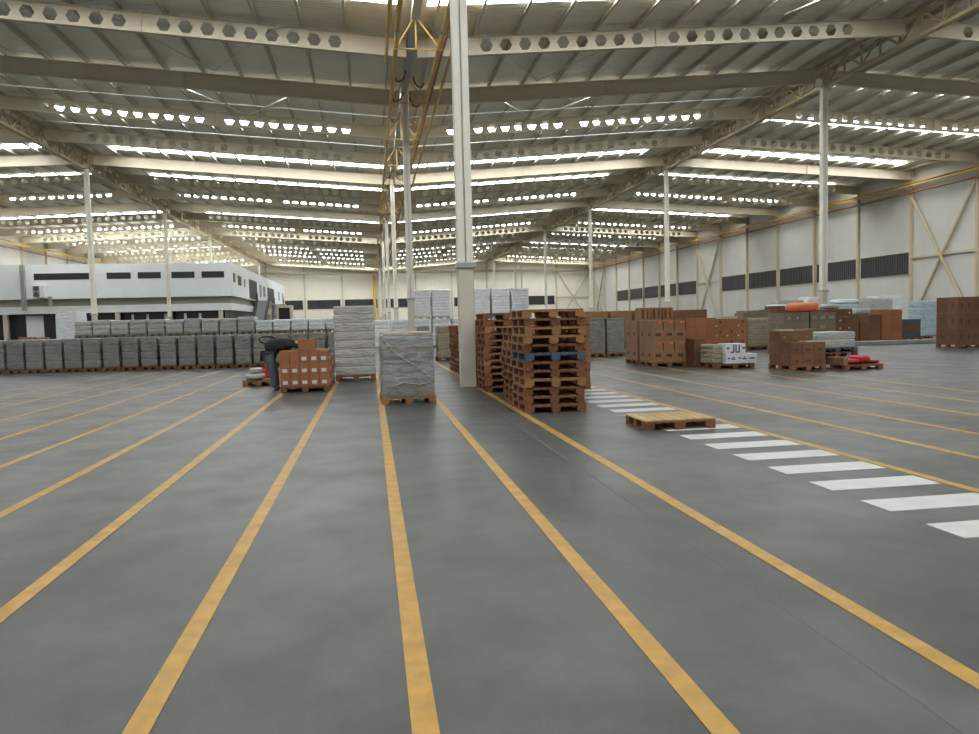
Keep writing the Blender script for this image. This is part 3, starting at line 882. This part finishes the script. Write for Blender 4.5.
def carton_block(x0, y0, z0, nx, ny, nz, w, d, h, where, m, group, front=None, see=1, top_only_back=False, nolabel=(), side=None, prob=1.0):
    """A pallet load of single cartons, front-left corner at x0,y0."""
    for k in range(nz):
        for j in range(ny):
            for i in range(nx):
                if j == 0:
                    lab = '%s carton from left, %s tier, front of %s' % (ORD[i], TIER[k], where)
                else:
                    lab = 'carton %s tier, %s row back, %s from left, %s' % (TIER[k], ORD[j], ORD[i], where)
                fr = front if j == 0 and (i, k) not in nolabel and random.random() < prob else None
                sd = side if side and ((i == 0 and side[0][1] < 0) or (i == nx - 1 and side[0][1] > 0)) else None
                carton(x0 + w * (i + 0.5), y0 + d * j, z0 + h * k, w, d, h, lab, m, group, fr, 0.0, sd)

# labelled cartons by the person
plain_pallet(-1.55, 17.75, 0, 'pallet under the labelled brown cartons by the person', 'wood', 1.12, 1.2)
carton_block(-2.11, 17.77, PH, 5, 2, 3, 0.222, 0.58, 0.276, 'the labelled load', 'carton', 'labelled brown cartons by the person',
             [('label', -0.055, 0.055, 0.05, 0.13, 'label')], nolabel={(0, 2), (1, 2)}, side=[('label', 1, 0.2, 0.32, 0.05, 0.13, 'label')])
carton(-1.5, 17.95, PH + 0.828 + 0.002, 0.40, 0.4, 0.27, 'loose brown carton lying on top of the labelled load', 'carton', front=[('tape', -0.02, 0.02, 0.0, 0.28, 'carton_tan')])
plain_pallet(-1.5, 19.35, 0, 'pallet under the low cartons behind the labelled load', 'wood', 1.0, 1.2)
carton_block(-2.0, 19.37, PH, 4, 2, 2, 0.25, 0.58, 0.33, 'the low load', 'carton', 'low brown cartons behind the labelled load',
             side=[('label', 1, 0.2, 0.34, 0.06, 0.15, 'label')])

# pallet truck, its pallet and sacks
plain_pallet(-2.95, 20.15, 0, 'pallet with sacks on the forks of the red pallet truck', 'wood_light', 0.8, 1.0)
def blob(name, mname, rx, ry, rz_, loc, label, cat, group=None, seed=0):
    bm = bmesh.new()
    bmesh.ops.create_uvsphere(bm, u_segments=20, v_segments=12, radius=1.0)
    rnd = random.Random(seed)
    for v in bm.verts:
        x, y, z = v.co
        f = lambda t, p: math.copysign(abs(t) ** p, t)
        q = 1 + 0.06 * math.sin(3 * x + seed) * math.cos(4 * y + 2 * z + seed) + rnd.uniform(-0.015, 0.015)
        v.co = Vector((f(x, 0.5) * rx * q, f(y, 0.5) * ry * q, f(z, 0.6) * rz_ * q + rz_))
    lo = min(v.co.z for v in bm.verts)
    for v in bm.verts: v.co.z -= lo
    me = bpy.data.meshes.new(name); bm.to_mesh(me); bm.free()
    me.materials.append(M[mname])
    for p in me.polygons: p.use_smooth = True
    o = put(name, me, None, loc)
    return tag(o, label, cat, group)
blob('sack', 'bag', 0.23, 0.32, 0.085, (-3.08, 20.55, PH), 'pale flat sack lying on the pallet truck load, bottom one', 'sack', 'sacks on the truck pallet', 2)
blob('sack', 'film_light', 0.16, 0.2, 0.07, (-3.05, 20.5, PH + 0.172), 'smaller grey sack on top of the pale flat sack', 'sack', 'sacks on the truck pallet', 5)
tr = empty('pallet_truck', (-2.80, 21.3, 0))
tag(tr, 'red hand pallet truck with upright dark handle behind the bending person', 'pallet truck')
for sx in (-1, 1):
    MB().box(sx * 0.19 - 0.07, sx * 0.19 + 0.07, -1.1, 0.05, 0.035, 0.085).build('fork', M['red'], tr, bevel=0.01)
    mb = MB(); mb.tube([(sx * 0.19 - 0.05, -0.95, 0.036), (sx * 0.19 + 0.05, -0.95, 0.036)], 0.034, 12); mb.build('load_roller', M['rubber'], tr)
mb = MB(); mb.box(-0.24, 0.24, 0.03, 0.16, 0.09, 0.34); mb.box(-0.15, 0.15, 0.05, 0.30, 0.18, 0.5); mb.build('pump_body', M['red'], tr, bevel=0.02)
for sx in (-1, 1):
    mb = MB(); mb.tube([(sx * 0.06 - 0.025, 0.22, 0.09), (sx * 0.06 + 0.025, 0.22, 0.09)], 0.088, 16); mb.build('steer_wheel', M['rubber'], tr)
mb = MB(); mb.tube([(-0.06, 0.24, 0.48), (-0.08, 0.30, 1.08)], 0.028, 10)
hd = mb.build('handle', M['grey_panel'], tr)
mb = MB()
loop = [(-0.08, 0.30, 1.06), (-0.27, 0.31, 1.12), (-0.29, 0.31, 1.22), (-0.22, 0.32, 1.26), (0.06, 0.32, 1.26), (0.13, 0.31, 1.22), (0.11, 0.31, 1.12), (-0.08, 0.30, 1.06)]
mb.tube(loop, 0.022, 8); mb.build('grip', M['rubber'], hd)

# ------------------------------------------------------------------ right side goods
def rpallet(x0, x1, y, label, m='wood', d=1.2, z=0.0):
    plain_pallet((x0 + x1) / 2, y, z, label, m, x1 - x0, d)
# grey wrapped pair beyond the crosswalk
for k, x in enumerate((7.75, 8.98, 9.80)):
    w = 0.78 if k else 1.0
    plain_pallet(x, 29.0, 0, 'pallet under the %s grey wrapped load beyond the front pallet stack' % ORD[k], 'wood', w, 1.2)
    wrapped(x, 29.02, PH, w - 0.02, 1.15, 1.38, '%s grey wrapped load from the left, beyond the front pallet stack' % ORD[k], 1 if k else 4, 'film', 5 + k, 'grey wrapped loads beyond the crossing', top='steel')
for k in range(3):
    x = 11.2 + 1.25 * k
    for j in range(2):
        plain_pallet(x, 36.0, 0 + PH * j, 'pallet number %s under the brown stack far behind the grey loads' % ('one', 'two')[j] if False else '%s floor pallet, %s level, far behind the grey wrapped loads' % (ORD[k], ('lower', 'upper')[j]), 'wood')
    carton(x, 36.0, PH * 2, 1.1, 1.1, 1.62, '%s large brown carton far behind the grey wrapped loads' % ORD[k], 'carton_tan', 'large brown cartons far behind')

# big tan cartons with orange tape: two pallets deep
TAPE = [('orange_tape', 0.0, 0.11, 0.56, 0.615, 'orange'), ('print', -0.10, 0.09, 0.16, 0.25, 'brown_ink'), ('edge_mark', 0.145, 0.178, 0.34, 0.60, 'brown_ink')]  # last mark is a dark strip beside the carton's right edge
SIDE = [('print', -1, 0.25, 0.38, 0.16, 0.26, 'brown_ink')]
rpallet(8.62, 9.72, 22.0, 'near pallet under the tan cartons with orange tape')
carton_block(8.62, 22.02, PH, 3, 2, 2, 0.365, 0.58, 0.65, 'the orange-taped load', 'carton_tan', 'tan cartons with orange tape', TAPE, side=SIDE)
rpallet(8.62, 9.72, 23.35, 'far pallet under the tan cartons behind the orange-taped load')
carton_block(8.62, 23.37, PH, 3, 2, 2, 0.365, 0.58, 0.65, 'the load behind the orange tape', 'carton_tan', 'tan cartons behind the taped load', side=SIDE)
for k, x in enumerate((9.0, 9.38, 9.78)):
    carton(x, 23.6, PH + 1.302, 0.36, 0.5, 0.42, '%s upright carton standing on top of the far tan load' % ORD[k], ('carton_tan', 'carton_tan', 'carton')[k], 'upright cartons on the tan load', front=[('print', -0.12, -0.05, 0.05, 0.36, 'brown_ink'), ('print', 0.05, 0.10, 0.05, 0.36, 'brown_ink')])
# orange-brown cartons behind the white boxes
rpallet(9.98, 11.0, 22.6, 'pallet under the brown cartons between the taped load and the white boxes')
carton_block(9.98, 22.62, PH, 3, 2, 4, 0.34, 0.58, 0.335, 'the brown load by the tape', 'carton', 'brown cartons beside the taped load', [('print', -0.11, 0.04, 0.05, 0.06, 'brown_ink')], side=[('print', -1, 0.2, 0.36, 0.1, 0.2, 'carton_tan')])
rpallet(11.12, 12.3, 23.0, 'pallet under the orange-brown cartons behind the white boxes')
carton_block(11.12, 23.02, PH, 3, 2, 4, 0.39, 0.58, 0.325, 'the orange-brown load', 'carton', 'orange-brown cartons behind the white boxes', [('hand_hole', 0.0, 0.07, 0.17, 0.25, 'brown_ink'), ('label', -0.14, -0.08, 0.06, 0.11, 'film_light')], prob=0.6)
carton(9.92, 21.5, 0.0, 0.35, 0.7, 0.86, 'dark brown carton on the floor left of the white boxes', 'carton_dark')
wrapped(10.02, 20.5, PH, 0.31, 0.85, 0.55, 'small grey wrapped bundle left of the white boxes on their pallet', 4, 'film_beige', 3)
# white boxes with dark print
rpallet(9.84, 11.04, 20.25, 'pallet carrying the white printed boxes')
U = [('print', -0.16, -0.12, 0.06, 0.27, 'ink'), ('print', -0.16, -0.02, 0.03, 0.065, 'ink'), ('print', -0.06, -0.02, 0.06, 0.27, 'ink'), ('print', 0.05, 0.15, 0.14, 0.19, 'ink')]
S = [('print', -0.12, -0.04, 0.13, 0.17, 'ink'), ('print', 0.0, 0.12, 0.11, 0.15, 'ink'), ('print', 0.03, 0.09, 0.17, 0.2, 'ink')]
J = [('print', 0.08, 0.12, 0.06, 0.27, 'ink'), ('print', 0.0, 0.10, 0.03, 0.065, 'ink'), ('print', -0.12, -0.03, 0.14, 0.19, 'ink')]
wx = [10.33, 10.61, 10.89]
for k, x in enumerate((10.34, 10.685)):
    carton(x, 20.28, PH, 0.34, 0.5, 0.28, ('white printed box at the left of the bottom tier', 'white printed box in the middle of the bottom tier')[k], 'white_board', 'white printed boxes', S)
carton(11.0, 20.28, PH, 0.28, 0.5, 0.28, 'white printed box at the right end of the bottom tier, nothing on it', 'white_board', 'white printed boxes', [('print', -0.09, 0.06, 0.12, 0.16, 'ink')])
for k, x in enumerate((10.31, 10.62)):
    carton(x, 20.28, PH + 0.281, 0.31, 0.5, 0.3, ('white box printed with a dark J shape, upper tier', 'white box printed with a dark U shape, upper tier')[k], 'white_board', 'white printed boxes', (J, U)[k])
# beige wrapped load further back and flat things on it
for k, x in enumerate((15.75, 16.95)):
    rpallet(x - 0.58, x + 0.58, 30.6, '%s dark pallet under the beige cartons behind the white boxes' % ('left', 'right')[k])
    wrapped(x, 30.62, PH, 1.14, 1.15, 1.26, '%s beige wrapped carton load behind the white boxes' % ('left', 'right')[k], 5, 'film_beige', 2 + k, 'beige wrapped loads')
for k, (x, w, h, m, lab) in enumerate(((15.6, 0.8, 0.1, 'film_light', 'thin pale sheet pack on the left beige load'), (16.8, 1.1, 0.22, 'carton_grey', 'flat greyish carton on the right beige load'))):
    carton(x, 30.8, PH + 1.262, w, 0.8, h, lab, m)
# brown cartons behind the red sacks
rpallet(11.22, 12.24, 18.6, 'pallet under the dark brown cartons left of the red sacks')
carton_block(11.22, 18.62, PH, 3, 1, 2, 0.338, 0.58, 0.31, 'the dark brown load', 'carton_dark', 'dark brown cartons left of the red sacks', [('print', -0.06, 0.06, 0.08, 0.14, 'brown_ink')])
carton_block(11.22, 19.21, PH, 3, 1, 3, 0.338, 0.55, 0.31, 'the back half of the dark brown load', 'carton_dark', 'dark brown cartons at the back half', [('label', -0.05, 0.03, 0.1, 0.16, 'carton_tan')])
carton(11.5, 19.3, PH + 0.932, 0.4, 0.4, 0.035, 'thin pale board on the back of the dark brown load', 'sheet')
carton(11.95, 18.75, PH + 0.622, 0.45, 0.4, 0.03, 'thin pale board on the front of the dark brown load', 'sheet')
rpallet(15.6, 16.66, 26.4, 'left pallet of the greyish cartons under the orange sheet')
carton_block(15.6, 26.42, PH, 3, 2, 4, 0.353, 0.58, 0.36, 'the left greyish load', 'carton_grey', 'greyish cartons of the left load', [('label', 0.0, 0.09, 0.12, 0.19, 'film_light')], prob=0.5)
rpallet(16.72, 17.78, 26.4, 'right pallet of the greyish cartons under the orange sheet')
carton_block(16.72, 26.42, PH, 3, 2, 4, 0.353, 0.58, 0.36, 'the right greyish load', 'carton_grey', 'greyish cartons of the right load', [('label', -0.12, 0.1, 0.1, 0.22, 'film')], prob=0.6)
blob('orange_sheet', 'orange_cloth', 0.56, 0.45, 0.19, (16.7, 26.95, PH + 1.442), 'bright orange folded sheet on top of the greyish cartons', 'sheet', None, 3)
# cartons and film to the right of them
rpallet(18.2, 19.4, 27.7, 'pallet under the dark cartons right of the orange sheet')
carton_block(18.2, 27.72, PH, 3, 2, 5, 0.40, 0.58, 0.31, 'the dark load by the orange', 'carton_dark', 'dark cartons right of the orange sheet', [('label', 0.02, 0.10, 0.12, 0.18, 'film_light')], prob=0.5)
for j in range(3):
    plain_pallet(14.75, 21.8, PH * j, '%s pallet from the floor under the white wrapped bundle behind the red sacks' % ORD[j], 'wood_blue' if j != 1 else 'wood', 1.4, 1.2)
wrapped(14.75, 21.85, PH * 3, 1.35, 1.1, 0.5, 'low white film bundle on dark pallets behind the red sacks', 2, 'film_light', 4)
wrapped(15.3, 24.0, PH, 1.1, 1.1, 0.85, 'brown film-covered load behind the low white bundle', 3, 'carton_dark', 6)
rpallet(14.75, 15.85, 23.98, 'pallet under the brown film-covered load')
# pallet with red sacks
rpallet(12.5, 13.62, 18.15, 'pallet carrying the red sacks')
carton(12.59, 18.25, PH, 0.15, 0.8, 0.2, 'brown carton at the left end of the red sack pallet', 'carton_tan')
blob('red_sack', 'red_bag', 0.17, 0.34, 0.07, (12.86, 18.55, PH), 'flat red sack beside the brown carton', 'sack', 'red sacks', 1)
blob('red_sack', 'red_bag', 0.19, 0.36, 0.11, (13.2, 18.6, PH), 'thick red sack in the middle of its pallet', 'sack', 'red sacks', 2)
blob('red_sack', 'red_bag', 0.11, 0.34, 0.05, (13.5, 18.55, PH), 'thin red sack at the right end of its pallet', 'sack', 'red sacks', 4)
# low kerb and far goods on the right
kb = MB(); kb.box(21.2, 27.5, 31.2, 31.5, 0, 0.2)
tag(kb.build('low_kerb', M['kerb'], bevel=0.03), 'low grey kerb on the floor before the far brown cartons', 'kerb')
for k, (x, h, m, nm) in enumerate(((23.6, 1.0, 'carton_dark', 'lowest'), (24.8, 1.25, 'carton_dark', 'middle'), (26.0, 1.5, 'carton', 'tallest'))):
    rpallet(x - 0.58, x + 0.58, 34.0, 'pallet under the %s brown pile behind the low kerb' % nm)
    carton_block(x - 0.57, 34.02, PH, 2, 2, 2 + k, 0.57, 0.57, h / (2 + k), 'the %s pile past the kerb' % nm, m, 'brown cartons of the %s pile' % nm)
wrapped(24.6, 35.9, 0.0, 1.8, 1.1, 2.0, 'bluish film-covered load behind the brown piles', 3, 'film_blue', 7)
wrapped(22.9, 36.0, 0.0, 1.3, 1.1, 1.95, 'white film-covered load left of the bluish one', 5, 'film_white', 8)
wrapped(21.2, 36.2, 0.0, 1.3, 1.1, 1.8, 'brown wrapped load left of the white film-covered one', 4, 'carton_dark', 9)
for k, (x, y, z, rx, ry, h, m, lab) in enumerate(((23.3, 34.5, PH + 1.0, 0.5, 0.4, 0.14, 'film_white', 'white crumpled film bundle on the lowest brown pile'),
        (24.5, 34.5, PH + 1.25, 0.45, 0.4, 0.16, 'film_light', 'pale crumpled bundle on the middle brown pile'),
        (18.75, 28.3, PH + 1.552, 0.35, 0.35, 0.1, 'film_light', 'pale flat bundle on the dark cartons right of the orange sheet'),
        (21.3, 36.7, 1.802, 0.5, 0.4, 0.12, 'film_white', 'white bundle on the brown wrapped load'),
        (25.0, 36.4, 2.002, 0.7, 0.4, 0.12, 'film_white', 'white bundle on the bluish film-covered load'))):
    blob('film_bundle', m, rx, ry, h, (x, y, z), lab, 'bundle', None, k)
rpallet(27.4, 28.5, 35.0, 'pallet under the dark crates')
for j in range(3):
    tag(MB().box(-0.52, 0.52, 0, 1.0, 0, 0.32).build('crate', M['grey_panel' if j != 1 else 'carton_dark'], None, (27.95, 35.05, PH + 0.325 * j), 0, 0.02),
        '%s crate of the dark stack left of the bluish tower' % ('bottom dark', 'middle brown', 'top dark')[j], 'crate', 'dark crates')
wrapped(29.9, 40.0, 0.0, 1.5, 1.1, 2.3, 'pale beige wrapped load behind the dark crates', 2, 'film_light', 3)
rpallet(30.35, 31.5, 37.3, 'pallet under the bluish white tower')
wrapped(30.92, 37.32, PH, 1.1, 1.1, 1.95, 'bluish white tower of wrapped packs left of the far brown load', 5, 'film_blue', 5)
rpallet(23.4, 24.45, 26.75, 'pallet under the brown slotted cartons at the right end')
HOLE = [('slot', -0.035, 0.035, 0.2, 0.4, 'brown_ink')]
carton_block(23.4, 26.77, PH, 3, 2, 3, 0.345, 0.58, 0.64, 'the tall brown load', 'carton_dark', 'tall brown slotted cartons', HOLE, side=[('slot', -1, 0.25, 0.33, 0.2, 0.42, 'brown_ink')])
for k, (x, y, h, m, lab) in enumerate(((34.2, 45.0, 2.6, 'film_white', 'white wrapped load far behind the brown slotted cartons'),
                                        (32.2, 45.0, 2.45, 'film_light', 'pale wrapped load far behind the bluish tower'),
                                        (26.5, 44.0, 2.4, 'film_light', 'pale wrapped load far behind the brown piles'),
                                        (28.6, 44.0, 2.6, 'film_white', 'white wrapped load far behind the dark crates'))):
    wrapped(x, y, 0, 1.8, 1.2, h, lab, 4, m, k)
for k, (x, y, z, w, h, m, lab) in enumerate(((20.0, 33.5, 0, 1.2, 1.95, 'carton_dark', 'tall brown carton behind the dark load by the orange sheet'),
                                             (18.5, 33.5, 0, 1.2, 1.75, 'carton_grey', 'greyish carton far behind the orange sheet'),
                                             (17.4, 38.5, 0, 1.6, 1.9, 'carton_dark', 'dark brown carton far behind the beige loads'),
                                             (15.4, 38.5, 0, 1.6, 1.72, 'carton', 'orange-brown carton far behind the beige loads'),
                                             (13.6, 38.5, 0, 1.3, 1.75, 'film_blue', 'bluish film load far behind the white boxes'))):
    (carton if not m.startswith('film') else (lambda x, y, z, w, d, h, lab, m: wrapped(x, y, z, w, d, h, lab, 3, m, 2)))(x, y, z, w, 1.1, h, lab, m)

# ------------------------------------------------------------------ person bending over the cartons
def skin_mesh(name, nodes, edges, m, parent, root_i=0, sub=2):
    me = bpy.data.meshes.new(name)
    me.from_pydata([n[:3] for n in nodes], edges, [])
    o = bpy.data.objects.new(name, me); COL.objects.link(o)
    o.parent = parent
    s = o.modifiers.new('skin', 'SKIN')
    for i, n in enumerate(nodes):
        v = me.skin_vertices[0].data[i]
        v.radius = (n[3], n[4] if len(n) > 4 else n[3])
        v.use_root = (i == root_i)
    s.use_smooth_shade = True
    u = o.modifiers.new('smooth', 'SUBSURF'); u.levels = sub; u.render_levels = sub
    me.materials.append(m)
    return o
per = empty('person', (-2.40, 18.72, 0))
tag(per, 'person in a black jacket and slate trousers bending over the labelled cartons', 'person')
N = [(-0.07, 0, 0.99, .11, .10), (0.13, 0, 1.10, .11, .09), (0.36, 0, 1.14, .15, .10), (0.50, 0, 1.14, .075, .07), (0.60, 0, 1.13, .05, .05),
     (0.70, 0, 1.135, .08, .075), (0.80, 0, 1.125, .085, .08)]
Ed = [(0, 1), (1, 2), (2, 3), (3, 4), (4, 5), (5, 6)]
def chain(start, pts):
    prev = start
    for p in pts:
        N.append(p); Ed.append((prev, len(N) - 1)); prev = len(N) - 1
    return prev
for s in (-1, 1):
    chain(0, [(-0.06, s * 0.10, 0.90, .095), (0.02, s * 0.12, 0.52, .062), (0.06, s * 0.12, 0.12, .042), (0.08, s * 0.12 - 0.02, 0.06, .045), (0.14, s * 0.12 - 0.14, 0.045, .035)])
    e = chain(2, [(0.42, s * 0.18, 1.10, .065), (0.53, s * 0.30, 1.075, .045), (0.72, s * 0.27, 1.045, .034), (0.79, s * 0.25, 1.045, .034, .02)])
    for k, (dy, L) in enumerate(((-0.035, .075), (-0.012, .085), (0.012, .08), (0.034, .062))):
        chain(e, [(0.83, s * 0.25 + dy, 1.045, .0095), (0.83 + L * .55, s * 0.25 + dy * 1.1, 1.04, .009), (0.83 + L, s * 0.25 + dy * 1.1, 1.022, .008)])
    chain(e, [(0.79, s * (0.25 - 0.035), 1.035, .011), (0.83, s * (0.25 - 0.065), 1.025, .010)])
skin_mesh('body', N, Ed, M['skin'], per)
def sub_skin(name, nodes, edges, m, sub=2): return skin_mesh(name, nodes, edges, M[m], per, 0, sub)
JN = [(-0.15, 0, 0.94, .20, .20), (0.08, 0, 1.09, .24, .22), (0.34, 0, 1.16, .25, .19), (0.60, 0, 1.14, .11, .10)]
JE = [(0, 1), (1, 2), (2, 3)]
for s in (-1, 1):
    b = len(JN)
    JN += [(0.42, s * 0.19, 1.105, .09), (0.53, s * 0.305, 1.08, .067), (0.70, s * 0.275, 1.05, .052)]
    JE += [(2, b), (b, b + 1), (b + 1, b + 2)]
sub_skin('jacket', JN, JE, 'jacket')
TN = [(-0.10, 0, 0.97, .19, .185)]; TE = []
for s in (-1, 1):
    b = len(TN)
    TN += [(-0.07, s * 0.11, 0.86, .14), (0.01, s * 0.125, 0.52, .108), (0.05, s * 0.125, 0.30, .095), (0.065, s * 0.125, 0.05, .09)]
    TE += [(0, b), (b, b + 1), (b + 1, b + 2), (b + 2, b + 3)]
sub_skin('trousers', TN, TE, 'trousers')
for s in (-1, 1):
    sub_skin('shoe', [(0.055, s * 0.125 + 0.03, 0.055, .055, .05), (0.10, s * 0.125 - 0.06, 0.05, .052, .045), (0.145, s * 0.125 - 0.17, 0.042, .042, .036)], [(0, 1), (1, 2)], 'shoe')
# hair cap and face features on the lowered head
def small_ball(name, m, loc, r):
    bm = bmesh.new(); bmesh.ops.create_uvsphere(bm, u_segments=14, v_segments=10, radius=1.0)
    for v in bm.verts: v.co = Vector((v.co.x * r[0], v.co.y * r[1], v.co.z * r[2]))
    me = bpy.data.meshes.new(name); bm.to_mesh(me); bm.free(); me.materials.append(M[m])
    for p in me.polygons: p.use_smooth = True
    return put(name, me, per, loc)
small_ball('hair', 'hair', (0.775, 0, 1.165), (0.115, 0.092, 0.07))
small_ball('nose', 'skin', (0.83, 0, 1.04), (0.018, 0.014, 0.022))
for s in (-1, 1):
    small_ball('eye', 'label', (0.862, s * 0.032, 1.077), (0.012, 0.013, 0.01))
    small_ball('ear', 'skin', (0.745, s * 0.085, 1.135), (0.02, 0.012, 0.03))
small_ball('mouth', 'red_pipe', (0.785, 0, 1.05), (0.01, 0.025, 0.008))

# ------------------------------------------------------------------ light, camera, output
w = bpy.data.worlds.new('daylight'); SC.world = w
w.use_nodes = True
bg = w.node_tree.nodes['Background']
bg.inputs['Color'].default_value = (0.86, 0.93, 1.0, 1)
bg.inputs['Strength'].default_value = 0.34

F, ROLL = 745.0, R(1.4)
yaw, pitch = R(8.975), R(3.52797)
f = Vector((math.sin(yaw) * math.cos(pitch), math.cos(yaw) * math.cos(pitch), -math.sin(pitch)))
r = Vector((math.cos(yaw), -math.sin(yaw), 0))
u = r.cross(f)
c, s = math.cos(ROLL), math.sin(ROLL)
r2, u2 = c * r - s * u, s * r + c * u
cam = bpy.data.cameras.new('camera')
co = bpy.data.objects.new('camera', cam); COL.objects.link(co)
co.matrix_world = Matrix(((r2.x, u2.x, -f.x, 0), (r2.y, u2.y, -f.y, 0), (r2.z, u2.z, -f.z, 1.55), (0, 0, 0, 1)))
cam.sensor_width = 36.0; cam.sensor_fit = 'HORIZONTAL'
cam.lens = F / 979.0 * 36.0
cam.clip_start = 0.05; cam.clip_end = 400
SC.camera = co
vs = SC.view_settings
vs.view_transform = 'Standard'; vs.look = 'None'; vs.gamma = 1.0; vs.use_curve_mapping = False
vs.exposure = 0.0
SC.cycles.use_denoising = True
SC.cycles.max_bounces = 8
SC.cycles.diffuse_bounces = 5
